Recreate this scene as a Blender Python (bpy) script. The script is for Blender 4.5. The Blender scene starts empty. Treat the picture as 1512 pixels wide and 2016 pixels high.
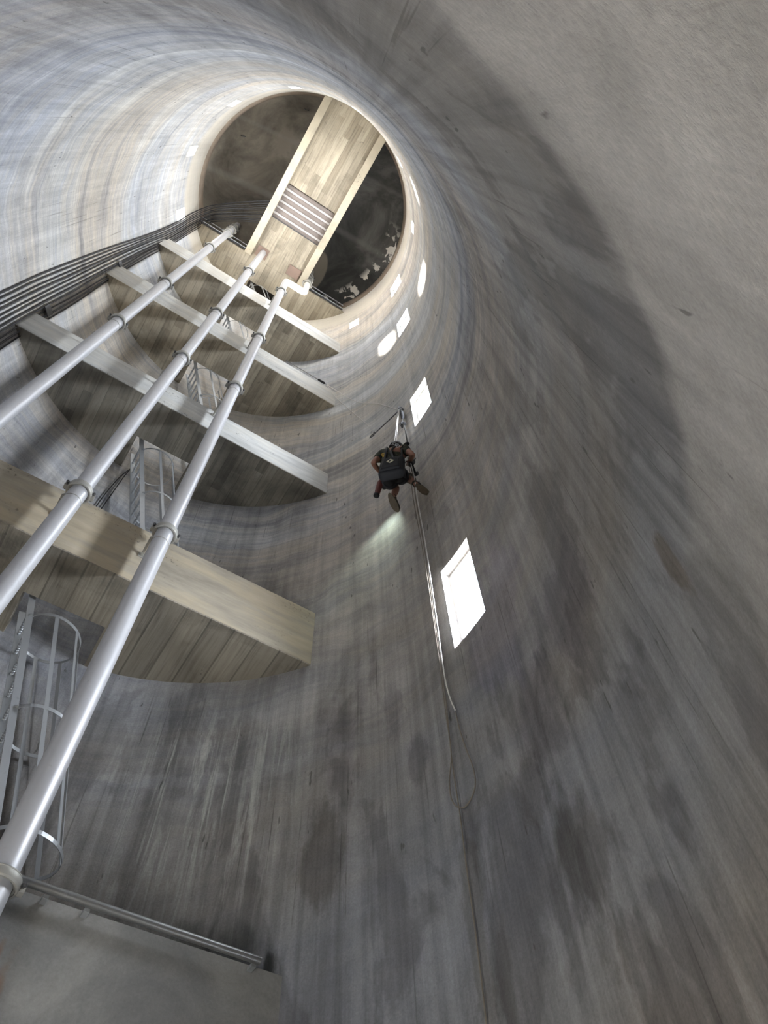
import bpy, bmesh, math, random
from mathutils import Vector, Matrix
random.seed(7)
SC = bpy.context.scene
COL = SC.collection
S = 3.5            # inner radius of the shaft in metres; shaft axis is the z axis
H0 = 1.5           # camera height above the floor
def W(x, y, z): return Vector((x*S, y*S, z*S+H0))          # radii -> metres
def CY(a, z, r=1.0):
    a = math.radians(a); return W(r*math.sin(a), r*math.cos(a), z)

# ------------------------------------------------------------------ camera
cam = bpy.data.cameras.new('camera'); co = bpy.data.objects.new('camera', cam); COL.objects.link(co)
az, el, ro = 0.61873522, 1.082807, -0.06049322
F = Vector((math.cos(el)*math.sin(az), math.cos(el)*math.cos(az), math.sin(el)))
R0 = Vector((math.cos(az), -math.sin(az), 0)); U0 = R0.cross(F)
Rv = R0*math.cos(ro)+U0*math.sin(ro); Uv = -R0*math.sin(ro)+U0*math.cos(ro)
m = Matrix((Rv, Uv, -F)).transposed().to_4x4(); m.translation = W(0.09120681, -0.91782472, 0)
co.matrix_world = m
cam.sensor_fit = 'VERTICAL'; cam.sensor_height = 36; cam.lens = 1433.568/2016*36
cam.clip_start = 0.02; cam.clip_end = 200
SC.camera = co

# ------------------------------------------------------------------ view + sky + sun
vs = SC.view_settings
vs.view_transform = 'Standard'; vs.look = 'None'; vs.gamma = 1.0; vs.use_curve_mapping = False
vs.exposure = 1.02
cy = SC.cycles
cy.use_denoising = True
cy.use_adaptive_sampling = True; cy.adaptive_threshold = 0.05
cy.max_bounces = 7; cy.diffuse_bounces = 5; cy.glossy_bounces = 3; cy.transparent_max_bounces = 8
cy.sample_clamp_indirect = 6.0
cy.caustics_reflective = False; cy.caustics_refractive = False
SKY = 30.0
world = bpy.data.worlds.new('sky'); SC.world = world; world.use_nodes = True
bg = world.node_tree.nodes['Background']; bg.inputs[0].default_value = (0.80, 0.90, 1.0, 1); bg.inputs[1].default_value = 6.0
sun = bpy.data.lights.new('sun', 'SUN'); so = bpy.data.objects.new('sun', sun); COL.objects.link(so)
sun.energy = 70.0; sun.angle = math.radians(3.5); sun.color = (1.0, 0.93, 0.82)
sa, se = math.radians(100), math.radians(39.6)
sd = Vector((math.sin(sa)*math.cos(se), math.cos(sa)*math.cos(se), -math.sin(se)))
so.rotation_euler = sd.to_track_quat('-Z', 'Y').to_euler(); so.location = -sd*30+Vector((0, 0, 25))

# windows: azimuth centre, azimuth width, z bottom, z top (radii), sky strength factor, label
WINDOWS = [
 (91.3, 8.7, 1.632, 2.035, 2.0, 'large window right of the rope, lowest in the column of tall windows'),
 (91.3, 8.5, 3.350, 3.750, 2.0, 'tall window just right of the climber'),
 (91.3, 8.3, 5.065, 5.430, 2.0, 'tall window above the climber beside the sunlit patch'),
 (91.6, 8.8, 6.395, 6.770, 2.0, 'highest tall window of the right hand column'),
 (91.3, 8.7, -0.085, 0.32, 0.35, 'unseen tall window low in the wall, added for light from below'),  # unseen window continuing the column, added to light the shaft from below
 (120.5, 5.0, 6.45, 6.715, 1.0, 'small bright window at the right edge of the dark ceiling'),
 (150.0, 5.0, 6.50, 6.80, 1.0, 'small window seen edge on at the upper right of the ring'),
 (180.0, 5.0, 6.55, 6.85, 1.0, 'small window high over the viewer'),
 (-150.5, 5.0, 6.62, 6.93, 1.6, 'small window at the very top above the dark ceiling'),
 (-120.5, 5.0, 6.68, 6.98, 1.6, 'small window upper left of the dark ceiling'),
 (-90.5, 5.0, 6.68, 6.98, 1.6, 'small window left of the dark ceiling'),
 (-60.5, 5.0, 6.68, 6.98, 1.6, 'small window behind the cable bundle'),
 (-30.0, 5.0, 6.66, 6.96, 1.6, 'small window behind the landings on the left'),
 (0.0, 5.0, 6.64, 6.90, 1.6, 'small window behind the landings'),
 (30.0, 5.0, 6.62, 6.86, 1.6, 'small window behind the landings on the right'),
 (61.4, 5.2, 6.61, 6.83, 1.0, 'small window right of the top landing'),
]
ADDED_DOOR = (-128.0, 20.0, -H0/S, (2.3-H0)/S)  # unseen doorway added to send daylight up from below
WT = 0.16                                                   # wall thickness (m)
def portal_light(name, a, wdeg, z0, z1, L, color):
    l = bpy.data.lights.new(name, 'AREA'); o = bpy.data.objects.new(name, l); COL.objects.link(o)
    l.shape = 'RECTANGLE'; l.size = math.radians(wdeg)*S*0.98; l.size_y = (z1-z0)*S*0.98
    l.energy = math.pi*l.size*l.size_y*L; l.color = color
    ar = math.radians(a); r = S+WT+0.02
    l.spread = math.radians(150)
    o.location = (r*math.sin(ar), r*math.cos(ar), (z0+z1)/2*S+H0)
    n = Vector((-math.sin(ar), -math.cos(ar), 0))           # light travels along n
    o.rotation_euler = n.to_track_quat('-Z', 'Y').to_euler()
    return o
for i, w in enumerate(WINDOWS):
    portal_light('window_daylight', w[0], w[1], w[2], w[3], SKY*w[4], (0.86, 0.92, 1.0) if i < 5 else (1.0, 0.97, 0.93))
portal_light('added_door_daylight', *ADDED_DOOR, 2.5, (1.0, 0.93, 0.84))

# ------------------------------------------------------------------ node helpers
class NT:
    def __init__(s, name):
        s.m = bpy.data.materials.new(name); s.m.use_nodes = True; s.t = s.m.node_tree; s.t.nodes.clear()
        s.out = s.n('ShaderNodeOutputMaterial'); s.b = s.n('ShaderNodeBsdfPrincipled'); s.l(s.b.outputs[0], s.out.inputs[0])
        s.tc = s.n('ShaderNodeTexCoord'); s.pos = s.tc.outputs['Object']
    def n(s, t): return s.t.nodes.new(t)
    def l(s, a, b): s.t.links.new(a, b)
    def put(s, sock, v):
        if hasattr(v, 'is_linked') or hasattr(v, 'links'): s.l(v, sock)
        else: sock.default_value = v
    def math(s, op, a, b=0.0, c=None, clamp=False):
        n = s.n('ShaderNodeMath'); n.operation = op; n.use_clamp = clamp
        s.put(n.inputs[0], a); s.put(n.inputs[1], b)
        if c is not None: s.put(n.inputs[2], c)
        return n.outputs[0]
    def scale(s, v, xyz, off=(0, 0, 0)):
        n = s.n('ShaderNodeMapping'); s.l(v, n.inputs[0]); n.inputs[3].default_value = xyz; n.inputs[1].default_value = off; return n.outputs[0]
    def noise(s, v, scale=1.0, detail=4, rough=0.55, dist=0.0):
        n = s.n('ShaderNodeTexNoise'); s.l(v, n.inputs['Vector']); n.inputs['Scale'].default_value = scale
        n.inputs['Detail'].default_value = detail; n.inputs['Roughness'].default_value = rough; n.inputs['Distortion'].default_value = dist
        return n.outputs[0]
    def ramp(s, v, stops, interp='LINEAR'):
        n = s.n('ShaderNodeValToRGB'); s.l(v, n.inputs[0]); n.color_ramp.interpolation = interp
        e = n.color_ramp.elements
        while len(e) < len(stops): e.new(0.5)
        for q, (p, c) in zip(e, stops):
            q.position = p; q.color = (c, c, c, 1) if isinstance(c, (int, float)) else (*c, 1)
        return n.outputs[0]
    def mr(s, v, a, b, c, d, smooth=False):
        n = s.n('ShaderNodeMapRange'); s.l(v, n.inputs[0])
        if smooth: n.interpolation_type = 'SMOOTHSTEP'
        for i, q in enumerate((a, b, c, d)): n.inputs[i+1].default_value = q
        return n.outputs[0]
    def mix(s, f, a, b, mode='MIX'):
        n = s.n('ShaderNodeMix'); n.data_type = 'RGBA'; n.blend_type = mode; n.clamp_factor = True
        s.put(n.inputs[0], f)
        for sock, v in ((n.inputs[6], a), (n.inputs[7], b)):
            if isinstance(v, tuple): sock.default_value = (*v, 1)[:4]
            elif isinstance(v, (int, float)): sock.default_value = (v, v, v, 1)
            else: s.l(v, sock)
        return n.outputs[2]
    def xyz(s, v=None):
        n = s.n('ShaderNodeSeparateXYZ'); s.l(v or s.pos, n.inputs[0]); return n.outputs
    def comb(s, x, y, z):
        n = s.n('ShaderNodeCombineXYZ')
        for i, q in enumerate((x, y, z)): s.put(n.inputs[i], q)
        return n.outputs[0]
    def bump(s, h, strength=0.3, dist=0.01):
        n = s.n('ShaderNodeBump'); s.l(h, n.inputs['Height']); n.inputs['Strength'].default_value = strength; n.inputs['Distance'].default_value = dist
        s.l(n.outputs[0], s.b.inputs['Normal'])
    def fin(s, color=None, rough=0.6, metal=0.0):
        if color is not None: s.put(s.b.inputs['Base Color'], color if not isinstance(color, tuple) else (*color, 1))
        s.put(s.b.inputs['Roughness'], rough); s.b.inputs['Metallic'].default_value = metal
        return s.m

def simple(name, color, rough=0.6, metal=0.0, var=0.25, scale=8.0):
    t = NT(name); f = t.noise(t.pos, scale, 5, 0.6)
    c = t.mix(f, tuple(q*(1-var) for q in color), tuple(min(1, q*(1+var)) for q in color))
    return t.fin(c, rough, metal)

# ------------------------------------------------------------------ the poured concrete of the shaft
def wall_material():
    t = NT('slipformed_concrete')
    X, Y, Z = t.xyz()
    warp = t.noise(t.scale(t.pos, (0.5, 0.5, 0.3)), 1.0, 3, 0.5)
    zz = t.math('ADD', Z, t.math('MULTIPLY', t.math('SUBTRACT', warp, 0.5), 1.4))
    bv = t.comb(t.math('MULTIPLY', X, 0.12), t.math('MULTIPLY', Y, 0.12), zz)
    band = t.noise(t.scale(bv, (1, 1, 1.15)), 1.0, 6, 0.66)
    tone = t.ramp(band, [(0.32, (0.25, 0.255, 0.275)), (0.42, (0.40, 0.40, 0.41)), (0.49, (0.52, 0.505, 0.475)),
                         (0.54, (0.43, 0.435, 0.45)), (0.62, (0.57, 0.565, 0.545)), (0.75, (0.68, 0.68, 0.67))])
    # lower wall plainer and darker, the light's falloff put into its tone
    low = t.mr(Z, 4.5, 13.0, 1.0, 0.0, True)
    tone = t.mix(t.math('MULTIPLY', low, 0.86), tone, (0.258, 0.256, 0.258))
    upper = t.mr(Z, 6.0, 20.0, 0.0, 1.0)
    warmb = t.noise(t.scale(bv, (1, 1, 0.45), (9, 4, 3)), 1.0, 3, 0.5)
    tint = t.ramp(warmb, [(0.36, (0.955, 0.985, 1.035)), (0.46, (1.0, 1.0, 0.99)), (0.60, (1.09, 1.01, 0.90))])
    tone = t.mix(1.0, tone, tint, 'MULTIPLY')
    # tone multiplied darker and greyer further down the wall
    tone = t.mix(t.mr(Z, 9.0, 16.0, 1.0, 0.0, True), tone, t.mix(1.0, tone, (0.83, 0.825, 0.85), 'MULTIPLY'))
    # fine horizontal trowel lines higher up
    fineh = t.noise(t.scale(bv, (2, 2, 16)), 1.0, 4, 0.6)
    tone = t.mix(t.mr(Z, 4.0, 13.0, 0.12, 1.0), tone, t.mix(1.0, tone, t.ramp(fineh, [(0.3, 0.86), (0.7, 1.10)]), 'MULTIPLY'))
    # vertical drag streaks of the sliding form
    st = t.noise(t.scale(t.pos, (9, 9, 0.22)), 1.0, 5, 0.62)
    tone = t.mix(t.mr(Z, 4.0, 16.0, 1.0, 0.45), tone, t.mix(1.0, tone, t.ramp(st, [(0.32, 0.72), (0.5, 1.0), (0.66, 1.24)]), 'MULTIPLY'))
    # damp looking blotches in the lower pours, drawn out downwards
    bl = t.noise(t.scale(t.pos, (1.25, 1.25, 0.5), (3.1, 0.4, 7.7)), 1.0, 5, 0.6, 0.5)
    blm = t.math('MULTIPLY', t.ramp(bl, [(0.515, 0.0), (0.56, 1.0)]), t.mr(Z, 5.0, 12.0, 0.80, 0.25))
    tone = t.mix(blm, tone, t.mix(1.0, tone, (0.60, 0.59, 0.585), 'MULTIPLY'))
    # individually placed stains, and the painted shade of a corner hollow: azimuth, height (m), half width (m), half height (m), tint, strength
    A = t.math('MULTIPLY', t.math('ARCTAN2', X, Y), 180/math.pi)
    jn = t.math('SUBTRACT', t.noise(t.scale(t.pos, (3.2, 3.2, 1.3)), 1.0, 6, 0.65), 0.5)
    STAINS_AND_SHADE = [
     (76.5, 6.30, 0.15, 0.30, (0.60, 0.59, 0.60), 0.9), (58.5, 5.75, 0.20, 0.55, (0.60, 0.57, 0.53), 0.85), (72.0, 7.1, 0.13, 0.42, (0.70, 0.69, 0.72), 0.8),
     (101.0, 5.55, 0.34, 0.42, (0.70, 0.69, 0.72), 0.85), (112.0, 5.95, 0.42, 0.50, (0.72, 0.71, 0.76), 0.8), (95.0, 5.1, 0.16, 0.32, (0.62, 0.60, 0.58), 0.85),
     (100.5, 4.35, 0.22, 0.50, (0.64, 0.62, 0.59), 0.85), (83.0, 4.55, 0.09, 0.65, (0.66, 0.64, 0.60), 0.85), (40.0, 5.05, 0.60, 0.30, (0.60, 0.63, 0.60), 0.9),
     (134.5, 4.35, 0.08, 0.22, (0.66, 0.57, 0.47), 0.9), (62.0, 7.0, 0.24, 0.7, (0.76, 0.75, 0.78), 0.8), (118.0, 4.55, 0.30, 0.35, (0.78, 0.77, 0.76), 0.8),
     (98.0, 7.0, 0.45, 0.9, (0.86, 0.84, 0.95), 0.8), (52.0, 4.93, 0.07, 0.13, (0.35, 0.37, 0.33), 1.0), (38.0, 6.95, 1.3, 0.10, (1.35, 1.36, 1.36), 0.7), (86.0, 4.1, 0.10, 0.5, (0.66, 0.64, 0.61), 0.8),
    ]
    for a, z, hw, hh, tn, k in STAINS_AND_SHADE:
        dx = t.math('MULTIPLY', t.math('SUBTRACT', A, a), math.pi/180*S/hw)
        dz = t.math('DIVIDE', t.math('SUBTRACT', Z, z), hh)
        r = t.math('SQRT', t.math('ADD', t.math('MULTIPLY', dx, dx), t.math('MULTIPLY', dz, dz)))
        r = t.math('ADD', r, t.math('MULTIPLY', jn, 3.4))
        mk = t.mr(r, 1.25, 0.70, 0.0, k, True)
        tone = t.mix(mk, tone, t.mix(1.0, tone, tn, 'MULTIPLY'))
    # long hairline drag marks left by the sliding form: azimuth, mid height, half length (m), half width (m)
    wob = t.math('MULTIPLY', t.math('SUBTRACT', t.noise(t.scale(t.pos, (3, 3, 3.0), (8, 1, 1)), 1.0, 3, 0.6), 0.5), 0.55)
    brk = t.ramp(t.noise(t.scale(t.pos, (6, 6, 4.0), (2, 8, 1)), 1.0, 3, 0.6), [(0.40, 0.15), (0.60, 1.0)])
    for a, z, hh, hw in ((160.4, 3.34, 0.13, 0.0035), (124.7, 7.6, 0.85, 0.006), (125.0, 4.8, 1.15, 0.006), (126.3, 4.4, 0.80, 0.005),
                         (63.05, 5.8, 0.95, 0.005), (112.0, 3.6, 0.28, 0.005),
                         (142.3, 4.5, 0.85, 0.004), (154.3, 3.42, 0.12, 0.003), (54.9, 5.7, 0.65, 0.005)  ):
        dx = t.math('DIVIDE', t.math('ABSOLUTE', t.math('MULTIPLY', t.math('SUBTRACT', t.math('ADD', A, wob), a), math.pi/180*S)), hw)
        dz = t.math('DIVIDE', t.math('ABSOLUTE', t.math('SUBTRACT', Z, z)), hh)
        mk = t.math('MULTIPLY', t.mr(dx, 1.6, 0.5, 0, 0.62), t.mr(dz, 1.0, 0.75, 0, 1))
        tone = t.mix(t.math('MULTIPLY', mk, brk), tone, (0.085, 0.08, 0.075))
    # pale lime runs below the lowest landing
    rn = t.noise(t.scale(t.pos, (7, 7, 0.5), (1, 2, 3)), 1.0, 6, 0.7, 0.8)
    am = t.math('MULTIPLY', t.mr(A, 18, 30, 0, 1, True), t.mr(A, 58, 46, 0, 1, True))
    zm = t.math('MULTIPLY', t.mr(Z, 8.4, 7.4, 0, 1), t.mr(Z, 4.8, 6.6, 0, 1))
    tone = t.mix(t.math('MULTIPLY', t.math('MULTIPLY', am, zm), t.ramp(rn, [(0.50, 0.0), (0.62, 0.85)])), tone, (0.50, 0.50, 0.47))
    # camera side: paler and warmer below an uneven slanted edge, darker and bluer above
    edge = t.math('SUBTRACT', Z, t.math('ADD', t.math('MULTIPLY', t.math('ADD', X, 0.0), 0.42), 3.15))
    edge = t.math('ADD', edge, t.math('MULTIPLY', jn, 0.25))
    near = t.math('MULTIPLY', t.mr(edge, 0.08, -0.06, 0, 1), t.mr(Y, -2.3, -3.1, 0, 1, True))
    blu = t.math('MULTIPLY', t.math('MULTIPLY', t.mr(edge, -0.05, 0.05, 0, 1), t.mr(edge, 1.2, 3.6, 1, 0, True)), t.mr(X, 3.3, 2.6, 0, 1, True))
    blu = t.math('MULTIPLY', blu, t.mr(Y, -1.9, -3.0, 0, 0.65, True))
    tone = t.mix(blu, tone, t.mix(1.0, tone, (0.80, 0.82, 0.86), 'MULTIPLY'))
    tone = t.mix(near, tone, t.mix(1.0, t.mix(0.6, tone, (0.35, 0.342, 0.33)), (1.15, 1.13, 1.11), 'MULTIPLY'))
    # hairline drag marks
    hl = t.noise(t.scale(t.pos, (34, 34, 0.45), (0, 5, 0)), 1.0, 2, 0.5)
    hm = t.noise(t.scale(t.pos, (1.3, 1.3, 0.6), (2, 2, 2)), 1.0, 2, 0.5)
    hl = t.math('MULTIPLY', t.ramp(hl, [(0.655, 0.0), (0.70, 1.0)]), t.ramp(hm, [(0.46, 0.0), (0.6, 0.62)]))
    tone = t.mix(hl, tone, t.mix(1.0, tone, (0.42, 0.41, 0.39), 'MULTIPLY'))
    # short dark voids
    vd = t.noise(t.scale(t.pos, (12, 12, 3.2), (4, 0, 9)), 1.0, 2, 0.5)
    tone = t.mix(t.ramp(vd, [(0.72, 0.0), (0.75, 0.7)]), tone, (0.07, 0.066, 0.06))
    mo = t.noise(t.scale(t.pos, (1.6, 1.6, 1.1), (5, 5, 5)), 1.0, 4, 0.68, 0.4)
    tone = t.mix(t.mr(Z, 8.0, 16.0, 1.0, 0.4), tone, t.mix(1.0, tone, t.ramp(mo, [(0.34, 0.80), (0.5, 1.0), (0.64, 1.16)]), 'MULTIPLY'))
    # sand grain
    g = t.noise(t.pos, 55, 4, 0.7)
    tone = t.mix(1.0, tone, t.ramp(g, [(0.3, 0.84), (0.7, 1.14)]), 'MULTIPLY')
    rimc = t.mr(t.math('ADD', Z, t.math('MULTIPLY', jn, 0.4)), 25.7, 26.3, 0, 0.75, True)
    tone = t.mix(rimc, tone, (0.60, 0.555, 0.47))
    hgt = t.math('ADD', t.math('MULTIPLY', st, 0.6), t.math('MULTIPLY', g, 0.4))
    t.bump(hgt, 0.55, 0.015)
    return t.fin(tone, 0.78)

def board_material(name, base, dark, width=0.2, along='Y', amount=1.0, seed=0.0, joint=0.5, damp=0.5):
    """concrete cast on boards: boards of random tone with thin joints, and damp stains"""
    t = NT(name); X, Y, Z = t.xyz()
    a, b = (X, Y) if along == 'Y' else (Y, X)
    k = t.math('DIVIDE', a, width)
    idx = t.math('FLOOR', k)
    w1 = t.n('ShaderNodeTexWhiteNoise'); w1.noise_dimensions = '1D'; t.l(t.math('ADD', idx, seed+0.31), w1.inputs['W'])
    # board ends
    k2 = t.math('FLOOR', t.math('ADD', t.math('DIVIDE', b, 2.3), t.math('MULTIPLY', w1.outputs[0], 7.0)))
    w2 = t.n('ShaderNodeTexWhiteNoise'); w2.noise_dimensions = '2D'; t.l(t.comb(idx, k2, seed), w2.inputs['Vector'])
    fr = t.math('FRACT', k)
    jt = t.math('LESS_THAN', fr, 0.07)
    grain = t.noise(t.comb(t.math('MULTIPLY', a, 22.0), t.math('MULTIPLY', b, 1.1), seed), 1.0, 5, 0.65, 0.4)
    c = t.mix(t.math('MULTIPLY', w2.outputs[0], amount), base, dark)
    c = t.mix(1.0, c, t.ramp(grain, [(0.28, 0.62), (0.5, 1.0), (0.72, 1.16)]), 'MULTIPLY')
    big = t.noise(t.scale(t.pos, (1, 1, 1), (seed, 3, 1)), 0.75, 6, 0.62, 0.5)
    c = t.mix(1.0, c, t.ramp(big, [(0.36, 1.0-damp), (0.52, 1.0), (0.7, 1.12)]), 'MULTIPLY')
    hole = t.noise(t.scale(t.pos, (1, 1, 1), (seed, 7, 1)), 6.0, 3, 0.6)
    c = t.mix(t.ramp(hole, [(0.68, 0.0), (0.74, 0.55)]), c, (0.07, 0.062, 0.05))
    c = t.mix(t.math('MULTIPLY', jt, joint), c, (0.05, 0.045, 0.038))
    t.bump(t.math('SUBTRACT', t.math('ADD', grain, t.math('MULTIPLY', w2.outputs[0], 0.5)), jt), 0.4, 0.012)
    return t.fin(c, 0.8)

def beam_material(name, base, warm, seed=0.0):
    t = NT(name)
    n1 = t.noise(t.scale(t.pos, (0.6, 0.6, 2.2), (seed, seed, 0)), 1.0, 6, 0.65, 0.3)
    c = t.ramp(n1, [(0.30, tuple(q*0.70 for q in base)), (0.46, base), (0.58, warm), (0.75, tuple(min(0.8, q*1.18) for q in base))])
    st = t.noise(t.scale(t.pos, (1.2, 1.2, 9)), 1.0, 4, 0.6)
    c = t.mix(1.0, c, t.ramp(st, [(0.3, 0.84), (0.7, 1.10)]), 'MULTIPLY')
    h = t.noise(t.pos, 26, 3, 0.6); lowz = t.noise(t.scale(t.pos, (0.8, 0.8, 3)), 1.0, 2, 0.5)
    hm = t.math('MULTIPLY', t.ramp(h, [(0.60, 0.0), (0.66, 0.8)]), t.ramp(lowz, [(0.55, 0.0), (0.64, 1.0)]))
    c = t.mix(hm, c, tuple(q*0.3 for q in base))
    t.bump(t.math('SUBTRACT', n1, hm), 0.4, 0.02)
    return t.fin(c, 0.8)

def ceiling_material():
    t = NT('tank_underside_concrete'); X, Y, Z = t.xyz()
    n1 = t.noise(t.scale(t.pos, (1, 1, 1)), 0.55, 7, 0.65, 0.6)
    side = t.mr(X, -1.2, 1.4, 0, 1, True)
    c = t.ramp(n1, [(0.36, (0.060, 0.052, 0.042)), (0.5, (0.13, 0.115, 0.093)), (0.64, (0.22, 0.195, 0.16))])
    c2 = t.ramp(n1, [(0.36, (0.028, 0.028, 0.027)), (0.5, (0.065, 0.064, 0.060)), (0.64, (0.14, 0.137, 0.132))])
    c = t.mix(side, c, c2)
    # two pale casting joints
    for y0, sl, w, k in ((0.20, -0.11, 0.09, 0.32), (-1.78, -0.14, 0.06, 0.25)):
        dy = t.math('ABSOLUTE', t.math('SUBTRACT', Y, t.math('ADD', t.math('MULTIPLY', X, sl), y0)))
        c = t.mix(t.mr(dy, w*1.8, w*0.2, 0, k*0.8, True), c, (0.24, 0.235, 0.225))
    # flaking white lime near the rim on the window side
    rr = t.math('SQRT', t.math('ADD', t.math('MULTIPLY', X, X), t.math('MULTIPLY', Y, Y)))
    fl = t.noise(t.pos, 2.6, 4, 0.55, 0.3)
    am = t.math('MULTIPLY', t.mr(X, 1.5, 2.0, 0, 1), t.mr(rr, 2.92, 3.12, 0, 1))
    am = t.math('MULTIPLY', am, t.mr(Y, -1.3, -0.7, 0, 1))
    c = t.mix(t.math('MULTIPLY', am, t.ramp(fl, [(0.545, 0.0), (0.565, 1.0)])), c, (0.72, 0.69, 0.64))
    # pale repair patch beside the walkway
    dx = t.math('DIVIDE', t.math('SUBTRACT', X, 1.30), 0.44); dy = t.math('DIVIDE', t.math('SUBTRACT', Y, 1.75), 0.78)
    q = t.math('ADD', t.math('MULTIPLY', dx, dx), t.math('MULTIPLY', dy, dy))
    c = t.mix(t.mr(q, 1.1, 0.9, 0, 0.85), c, (0.22, 0.195, 0.155))
    t.bump(n1, 0.3, 0.02)
    return t.fin(c, 0.8)

def metal_material(name, col, rough, metal, streak=0.12):
    t = NT(name)
    n = t.noise(t.scale(t.pos, (3, 3, 0.5)), 1.0, 5, 0.6); n2 = t.noise(t.pos, 18, 4, 0.6)
    c = t.mix(n, tuple(q*(1-streak) for q in col), tuple(min(1, q*(1+streak)) for q in col))
    c = t.mix(t.ramp(n2, [(0.62, 0), (0.75, 0.35)]), c, tuple(q*0.5 for q in col))
    return t.fin(c, t.mr(n2, 0.3, 0.7, rough-0.06, rough+0.1), metal)

M = {}
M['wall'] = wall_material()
M['board_low'] = board_material('board_cast_concrete_tan', (0.37, 0.33, 0.265), (0.21, 0.19, 0.158), 0.30, seed=1.0, damp=0.6, joint=0.45, amount=0.55)
M['board_mid'] = board_material('board_cast_concrete_dark', (0.33, 0.305, 0.255), (0.13, 0.12, 0.10), 0.17, seed=5.0, amount=0.75, damp=0.5, joint=0.3)
M['board_up'] = board_material('board_cast_concrete_brown', (0.50, 0.435, 0.33), (0.22, 0.185, 0.135), 0.19, seed=9.0, amount=0.8, damp=0.45, joint=0.3)
M['board_top'] = board_material('board_cast_concrete_cream', (0.41, 0.36, 0.275), (0.24, 0.205, 0.15), 0.21, seed=3.0, damp=0.3, joint=0.2)
M['beam_low'] = beam_material('beam_concrete_tan', (0.40, 0.355, 0.28), (0.46, 0.39, 0.28), 2.0)
M['beam_mid'] = beam_material('beam_concrete_grey', (0.60, 0.60, 0.58), (0.62, 0.605, 0.56), 5.0)
M['beam_top'] = beam_material('beam_concrete_cream', (0.42, 0.375, 0.285), (0.45, 0.395, 0.30), 8.0)
M['rim'] = simple('rim_concrete_brown', (0.24, 0.19, 0.145), 0.85, 0, 0.4, 3.0)
M['ceiling'] = ceiling_material()
M['floor'] = simple('floor_concrete', (0.55, 0.52, 0.46), 0.8, 0, 0.25, 1.5)
def front_material():
    t = NT('partition_concrete'); X, Y, Z = t.xyz()
    n1 = t.noise(t.pos, 0.9, 7, 0.65, 0.4)
    c = t.ramp(n1, [(0.33, (0.15, 0.15, 0.148)), (0.5, (0.225, 0.22, 0.213)), (0.66, (0.32, 0.31, 0.295))])
    g = t.noise(t.pos, 40, 4, 0.7); c = t.mix(1.0, c, t.ramp(g, [(0.3, 0.9), (0.7, 1.08)]), 'MULTIPLY')
    jn = t.math('SUBTRACT', t.noise(t.pos, 3.0, 4, 0.6), 0.5)
    for x0, z0, hw, hh in ((0.86, 4.02, 0.05, 0.36), (0.80, 4.35, 0.03, 0.12)):
        dx = t.math('DIVIDE', t.math('SUBTRACT', X, t.math('ADD', x0, t.math('MULTIPLY', t.math('SUBTRACT', Z, z0), 0.10))), hw); dz = t.math('DIVIDE', t.math('SUBTRACT', Z, z0), hh)
        r = t.math('ADD', t.math('SQRT', t.math('ADD', t.math('MULTIPLY', dx, dx), t.math('MULTIPLY', dz, dz))), t.math('MULTIPLY', jn, 1.6))
        c = t.mix(t.mr(r, 1.3, 0.5, 0, 0.6, True), c, (0.27, 0.15, 0.09))
    t.bump(t.math('ADD', g, n1), 0.25, 0.01)
    return t.fin(c, 0.75)
M['front'] = front_material()
M['pipe'] = metal_material('aluminium_paint_pipe', (0.50, 0.50, 0.52), 0.42, 0.35, 0.08)
M['elbow'] = metal_material('cream_painted_pipe', (0.72, 0.68, 0.60), 0.4, 0.1, 0.08)
M['clamp'] = metal_material('weathered_clamp', (0.36, 0.35, 0.32), 0.5, 0.4, 0.3)
M['galv'] = metal_material('galvanised_steel', (0.52, 0.54, 0.56), 0.42, 0.7, 0.15)
M['darkmetal'] = metal_material('dark_steel', (0.10, 0.10, 0.105), 0.5, 0.6, 0.2)
M['bar'] = metal_material('grey_steel_tube', (0.30, 0.30, 0.30), 0.35, 0.8, 0.2)
M['cable'] = simple('black_cable_sheath', (0.014, 0.014, 0.017), 0.6, 0, 0.3, 20)
M['cable2'] = simple('dark_grey_cable_sheath', (0.035, 0.036, 0.040), 0.6, 0, 0.3, 20)
M['wire'] = simple('thin_cord', (0.22, 0.21, 0.20), 0.7, 0, 0.2, 30)
M['frame'] = simple('window_frame_paint', (0.62, 0.61, 0.58), 0.6, 0, 0.2, 14)
M['grille'] = metal_material('brown_grille_plate', (0.19, 0.16, 0.145), 0.6, 0.2, 0.2)
M['grille2'] = metal_material('grey_grille_angle', (0.40, 0.38, 0.37), 0.6, 0.2, 0.3)
M['recess'] = simple('brown_recess_plate', (0.20, 0.14, 0.11), 0.8, 0, 0.3, 5)
def glass():
    t = NT('window_glass'); tr = t.n('ShaderNodeBsdfTransparent'); gl = t.n('ShaderNodeBsdfGlossy'); gl.inputs['Roughness'].default_value = 0.03
    mx = t.n('ShaderNodeMixShader'); mx.inputs[0].default_value = 0.05; t.l(tr.outputs[0], mx.inputs[1]); t.l(gl.outputs[0], mx.inputs[2]); t.l(mx.outputs[0], t.out.inputs[0])
    return t.m
M['glass'] = glass()

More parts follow.
